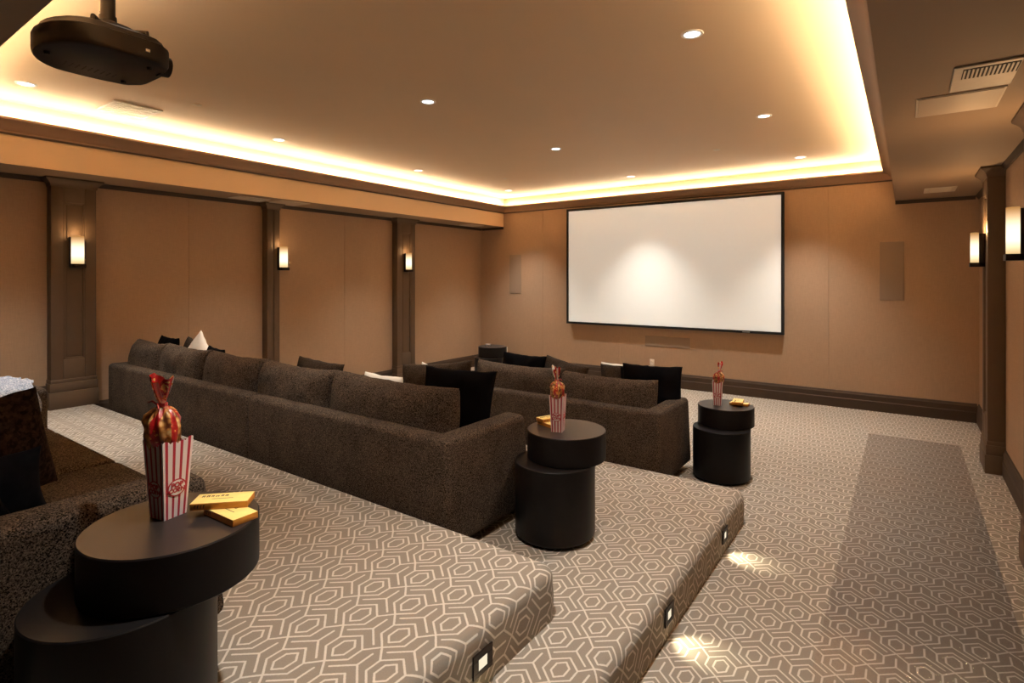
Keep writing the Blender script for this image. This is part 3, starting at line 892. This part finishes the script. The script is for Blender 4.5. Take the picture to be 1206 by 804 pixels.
def popcorn_box(loc, rz, label, H=.232, wt=.094, wb=.067, seed=0):
    t = thing('popcorn_box', label, 'popcorn box', loc, rz, 'red and white striped popcorn boxes')
    bm = BM(); uvl = (bm.loops.layers.uv.get('UVMap') or bm.loops.layers.uv.new('UVMap'))
    for side in range(4):
        Ms = Matrix.Rotation(side*PI/2, 3, 'Z')
        N = 24
        for k in range(N):
            u0, u1 = k/N, (k+1)/N
            def top(u):
                s = abs(math.sin(u*PI*4))**.6*.007
                return H-.004+s - .020*math.sin(u*PI)*(.5 if side % 2 else 1)
            P = []
            for (u, v) in ((u0, 0), (u1, 0), (u1, 1), (u0, 1)):
                z = 0 if v == 0 else top(u)
                w = wb+(wt-wb)*z/H
                P.append(((u-.5)*w, -w/2, z))
            for th in (0, .0012):
                Q = [(p[0]*(1-th*20), p[1]+th, p[2]) for p in P]
                f = bm.faces.new([bm.verts.new(Ms @ Vector(q)) for q in (Q if th == 0 else Q[::-1])])
                us = [u0, u1, u1, u0]; 
                if th: us = us[::-1]
                for l, u in zip(f.loops, us): l[uvl].uv = (u, 0)
    bmesh.ops.remove_doubles(bm, verts=bm.verts, dist=1e-5)
    bt = bm.faces.new([bm.verts.new((x, y, .001)) for x, y in ((-wb/2, -wb/2), (wb/2, -wb/2), (wb/2, wb/2), (-wb/2, wb/2))])
    me = bpy.data.meshes.new('carton'); bm.to_mesh(me); bm.free(); me.materials.append(M_str)
    o = bpy.data.objects.new('carton', me); COL.objects.link(o); o.parent = t
    tilt = math.atan2((wt-wb)/2, H)
    for side in range(4):
        zc = .088; w = wb+(wt-wb)*zc/H
        Mx = Matrix.Rotation(side*PI/2, 4, 'Z') @ Matrix.Translation((0, -w/2-.0006, zc)) @ Matrix.Rotation(PI/2+tilt, 4, 'X')
        def disc(rx, ry, z, mat, nm, par=t):
            b = BM(); vs = [b.verts.new(Mx @ Vector((rx*math.cos(2*PI*k/40), ry*math.sin(2*PI*k/40), z))) for k in range(40)]
            b.faces.new(vs)
            e = bmesh.ops.extrude_face_region(b, geom=b.faces[:])
            bmesh.ops.translate(b, verts=[g for g in e['geom'] if isinstance(g, bmesh.types.BMVert)], vec=(Mx.to_3x3() @ Vector((0, 0, -.0004))))
            return obj(nm, b, mat, par, smooth=False)
        lg = disc(.0285, .0255, .0008, M_red, 'logo_ring')
        disc(.0245, .022, .0013, M_wht, 'logo_disc', lg)
        b = text_mesh('POP', .020); bmesh.ops.transform(b, matrix=Mx @ Matrix.Translation((0, .0075, .0017)), verts=b.verts); obj('logo_text', b, M_red, lg, smooth=False)
        b = text_mesh('CORN', .0165); bmesh.ops.transform(b, matrix=Mx @ Matrix.Translation((0, -.0075, .0017)), verts=b.verts); obj('logo_text', b, M_red, lg, smooth=False)
    return t

def bag_mat():
    m, T, b = newmat('popcorn_in_cellophane')
    tc = T.n('ShaderNodeTexCoord').outputs['Object']
    sp = T.n('ShaderNodeSeparateXYZ'); T.l(tc, sp.inputs[0])
    ang = T.math('ARCTAN2', sp.outputs[1], sp.outputs[0])
    wv = T.math('ADD', T.math('MULTIPLY', ang, 5/(2*PI)), T.math('MULTIPLY', T.noise(tc, 16, 2), .25))
    k = T.math('LESS_THAN', T.math('ABSOLUTE', T.math('SUBTRACT', T.math('FRACT', T.math('ADD', wv, .35)), .5)), .20)
    v = T.n('ShaderNodeTexVoronoi'); T.inp(v.inputs['Vector'], tc); v.inputs['Scale'].default_value = 55
    pc = T.ramp(v.outputs['Distance'], [(0, (.85, .60, .28, 1)), (.45, (.50, .23, .06, 1)), (.8, (.12, .03, .012, 1))])
    n = T.noise(tc, 60, 2)
    curl = T.math('GREATER_THAN', n, .62)
    red = T.mix(curl, (.38, .010, .012, 1), (.75, .30, .08, 1))
    T.l(T.mix(k, pc, red), b.inputs['Base Color'])
    b.inputs['Roughness'].default_value = .28; b.inputs['Coat Weight'].default_value = 1; b.inputs['Coat Roughness'].default_value = .08
    T.l(T.bump(T.noise(tc, 45, 3), .8, .006), b.inputs['Normal'])
    return m
M_bag = bag_mat()
def cello():
    m, T, b = newmat('clear_cellophane_printed_red')
    tc = T.n('ShaderNodeTexCoord').outputs['Object']
    sp = T.n('ShaderNodeSeparateXYZ'); T.l(tc, sp.inputs[0])
    ang = T.math('ARCTAN2', sp.outputs[1], sp.outputs[0])
    k = T.math('LESS_THAN', T.math('SINE', T.math('ADD', T.math('MULTIPLY', ang, 3), .4)), .35)
    k2 = T.math('GREATER_THAN', T.noise(tc, 45, 2), .60)
    T.l(T.mix(k2, T.mix(k, (.80, .78, .76, 1), (.42, .012, .014, 1)), (.85, .40, .12, 1)), b.inputs['Base Color'])
    b.inputs['Roughness'].default_value = .18; b.inputs['Coat Weight'].default_value = 1
    al = T.math('ADD', T.math('MULTIPLY', k, .35), .60)
    T.l(al, b.inputs['Alpha'])
    return m
M_cello = cello()
M_ribbon = simple('red_ribbon', (.40, .015, .02), .3, coat=.6)

def treat_bag(loc, rz, label, lean=(0, 0), s=1.0):
    t = thing('popcorn_bag', label, 'snack bag', loc, rz, 'cellophane bags of popcorn in the striped boxes')
    t.scale = (s, s, s)
    bm = BM(); n = 64; V = []
    prof = [(0, 0), (.018, .001), (.024, .015), (.027, .05), (.030, .10), (.037, .19), (.043, .215), (.047, .235), (.0485, .258), (.045, .280), (.036, .298), (.024, .310), (.013, .317), (.009, .322)]
    for r, z in prof:
        V.append([bm.verts.new((
            (r*(1+.07*math.sin(3*a+1)*min(1, z*8)+(.10 if z > .27 else .03)*math.sin(11*a+z*30)) + .010*noise.noise(Vector((math.cos(a)*2, math.sin(a)*2, z*28)))*min(1, r*40))*math.cos(a) + lean[0]*z,
            (r*(1+.07*math.sin(3*a+1)*min(1, z*8)+(.10 if z > .27 else .03)*math.sin(11*a+z*30)) + .010*noise.noise(Vector((math.cos(a)*2, math.sin(a)*2, z*28)))*min(1, r*40))*math.sin(a) + lean[1]*z, z)) for a in [2*PI*i/n for i in range(n)]])
    for A, B in zip(V, V[1:]):
        for i in range(n): bm.faces.new((A[i], A[(i+1) % n], B[(i+1) % n], B[i]))
    obj('filled_bag', bm, M_bag, t, angle=180)
    lx, ly = lean[0]*.322, lean[1]*.322
    bm = BM()
    for k in range(3): tube(bm, [(lx+.013*math.cos(a), ly+.013*math.sin(a), .318+k*.0035) for a in [2*PI*i/16 for i in range(17)]], .0025, 6)
    tube(bm, [(lx, ly-.012, .322), (lx-.018, ly-.02, .334), (lx-.036, ly-.022, .327)], .0028, 6)
    tube(bm, [(lx, ly-.012, .322), (lx+.018, ly-.02, .329), (lx+.030, ly-.022, .317)], .0028, 6)
    obj('ribbon', bm, M_ribbon, t)
    bm = BM(); V = []; m_ = 14
    for j in range(m_+1):
        q = j/m_
        row = []
        for i in range(n):
            a = 2*PI*i/n
            r = .009+.034*q**.7*(1+.30*math.sin(2*a+.7)) + .004*q*math.sin(8*a+q*3) 
            r *= .8 if math.sin(a) > .3 else 1
            row.append(bm.verts.new((lx+.16*q*lean[0]+r*math.cos(a)+.016*q, ly+r*.62*math.sin(a), .323+.078*q*(1+.13*math.sin(2*a+1)+.03*math.sin(8*a)))))
        V.append(row)
    for A, B in zip(V, V[1:]):
        for i in range(n): bm.faces.new((A[i], A[(i+1) % n], B[(i+1) % n], B[i]))
    obj('flared_top', bm, M_cello, t, angle=180)
    return t

T1, T2, T3 = Z2+TH1, Z1+TH, TH
popcorn_box((-1.792, .747, T1), R(10), 'red and white striped popcorn box on the near left table')
treat_bag((-1.792, .747, T1+.006), R(0), 'cellophane bag of caramel popcorn standing in the near left striped box', (-.055, -.03))
popcorn_box((-1.645, 2.765, T2), R(17), 'red and white striped popcorn box on the middle side table', .212, .084, .064)
treat_bag((-1.645, 2.765, T2+.006), R(140), 'cellophane bag of caramel popcorn in the box on the middle table', (.02, .02), .89)
popcorn_box((-1.335, 4.95, T3), R(12), 'red and white striped popcorn box on the far right side table', .212, .084, .062)
treat_bag((-1.335, 4.95, T3+.006), R(80), 'cellophane bag of caramel popcorn in the box on the far right table', (.03, -.04), .89)

# ------------------------------------------------------------------ candy boxes
M_yel = simple('yellow_candy_card', (.90, .68, .22), .4, var=.12, scale=40)
M_org = simple('orange_candy_card', (.62, .25, .035), .4, var=.25, scale=40)
M_ink = simple('dark_brown_ink', (.04, .015, .01), .5)
def candy_box(loc, rz, label, L=.160, W=.076, H=.020, marks=True):
    t = thing('candy_box', label, 'candy box', loc, rz, 'thin yellow candy boxes')
    bm = BM(); box(bm, -L/2, L/2, -W/2, W/2, 0, H, .0012, 2)
    for f in bm.faces: f.material_index = 0 if f.normal.z > .5 else 1
    obj('carton', bm, [M_yel, M_org], t)
    bm = BM(); x = -L/2+.016
    for w_, h_ in ((.009, .012), (.010, .012), (.008, .011), (.011, .007), (.008, .012), (.009, .012)):   # the blurred dark lettering
        box(bm, x, x+w_*.32, W/2-.028, W/2-.028+h_, H, H+.0004); box(bm, x+w_*.55, x+w_*.9, W/2-.028, W/2-.028+h_*.9, H, H+.0004)
        box(bm, x, x+w_*.9, W/2-.028+h_*.78, W/2-.028+h_, H, H+.0004); x += w_+.004
    box(bm, -L/2+.05, L/2-.05, W/2-.045, W/2-.043, H, H+.0003)
    obj('lettering', bm, M_ink, t, smooth=False)
    bm = BM(); x = -L/2+.012
    for w_ in (.006, .007, .005, .006):
        box(bm, x, x+w_*.4, -W/2-.0004, -W/2, .005, .015); box(bm, x, x+w_*.9, -W/2-.0004, -W/2, .012, .015); x += w_+.002
    obj('side_lettering', bm, M_ink, t, smooth=False)
    return t
candy_box((-1.632, .850, T1), R(2), 'orange yellow candy box lying flat under another on the near table')
candy_box((-1.686, .856, T1+.0206), R(45), 'yellow candy box with dark lettering on top of the near stack')
candy_box((-1.755, 2.84, T2), R(-20), 'lower candy box left of the popcorn on the middle table', .13, .07)
candy_box((-1.775, 2.868, T2+.0206), R(68), 'upper candy box left of the popcorn on the middle table', .13, .07)
candy_box((-1.178, 5.05, T3), R(0), 'lower candy box right of the popcorn on the far right table', .15, .07)
candy_box((-1.188, 5.04, T3+.0206), R(98), 'upper candy box right of the popcorn on the far right table', .17, .085)
# a little white cup on the far corner table
t = thing('small_white_dish', 'tiny white dish on the far corner side table', 'dish', (-5.50, 7.05, T3))
b = BM(); lathe(b, [(0, 0), (.028, 0), (.034, .01), (.045, .035), (.042, .036), (.030, .012), (0, .008)], 32); obj('bowl', b, M_wht, t)
b = BM(); lathe(b, [(.043, .033), (.047, .035), (.047, .037), (.042, .037)], 32); obj('rim', b, M_wht, t)

# ------------------------------------------------------------------ clear plastic runner lying on the carpet of the aisle
def runner():
    bm = BM(); nx, ny = 60, 260
    x0, x1, y0, y1 = -.33, .443, 1.8, 7.15
    V = []
    for j in range(ny+1):
        row = []
        for i in range(nx+1):
            x = x0+(x1-x0)*i/nx; y = y0+(y1-y0)*j/ny
            z = .0035+.0010*noise.noise(Vector((x*14, y*6, 0)))+.0005*noise.noise(Vector((x*40, y*22, 3)))
            row.append(bm.verts.new((x, y, z)))
        V.append(row)
    for j in range(ny):
        for i in range(nx): bm.faces.new((V[j][i], V[j][i+1], V[j+1][i+1], V[j+1][i]))
    m, T, b = newmat('clear_plastic_film')
    nt = m.node_tree; nt.nodes.remove(b)
    tc = T.n('ShaderNodeTexCoord').outputs['Object']
    tr = T.n('ShaderNodeBsdfTransparent'); tr.inputs[0].default_value = (.90, .89, .90, 1)
    gl = T.n('ShaderNodeBsdfGlossy'); gl.inputs['Roughness'].default_value = .07; gl.inputs[0].default_value = (1, 1, 1, 1)
    mp = T.n('ShaderNodeMapping'); T.inp(mp.inputs[0], tc); mp.inputs['Scale'].default_value = (70, 18, 1); mp.inputs['Rotation'].default_value = (0, 0, .25)
    T.l(T.bump(T.noise(mp.outputs[0], 1, 3, .6), .42, .0045), gl.inputs['Normal'])
    fr = T.n('ShaderNodeFresnel'); fr.inputs[0].default_value = 1.5
    mx = T.n('ShaderNodeMixShader'); T.l(T.math('MULTIPLY', fr.outputs[0], 1.0), mx.inputs[0])
    T.l(tr.outputs[0], mx.inputs[1]); T.l(gl.outputs[0], mx.inputs[2])
    T.l(mx.outputs[0], nt.nodes['Material Output'].inputs[0])
    o = obj('plastic_runner', bm, m, angle=180)
    tag(o, 'clear plastic protective film laid along the right aisle carpet', 'floor mat')
runner()

# ------------------------------------------------------------------ camera, world, view
cam = bpy.data.cameras.new('camera'); co = bpy.data.objects.new('camera', cam); COL.objects.link(co)
cam.sensor_width = 36; cam.lens = 650.85/1206*36
cam.shift_y = -74.5/1206
cam.clip_start = .02
co.location = (0, 0, CAM_H); co.rotation_euler = (R(90), 0, R(35.495))
scn.camera = co
w = bpy.data.worlds.new('world'); scn.world = w; w.use_nodes = True
w.node_tree.nodes['Background'].inputs[0].default_value = (1, .8, .6, 1)
w.node_tree.nodes['Background'].inputs[1].default_value = 0.0
vs = scn.view_settings
vs.view_transform = 'Standard'; vs.look = 'None'; vs.gamma = 1; vs.use_curve_mapping = False
vs.exposure = 0.75
scn.cycles.max_bounces = 8
scn.cycles.diffuse_bounces = 5
scn.cycles.sample_clamp_indirect = 6
scn.cycles.use_denoising = True
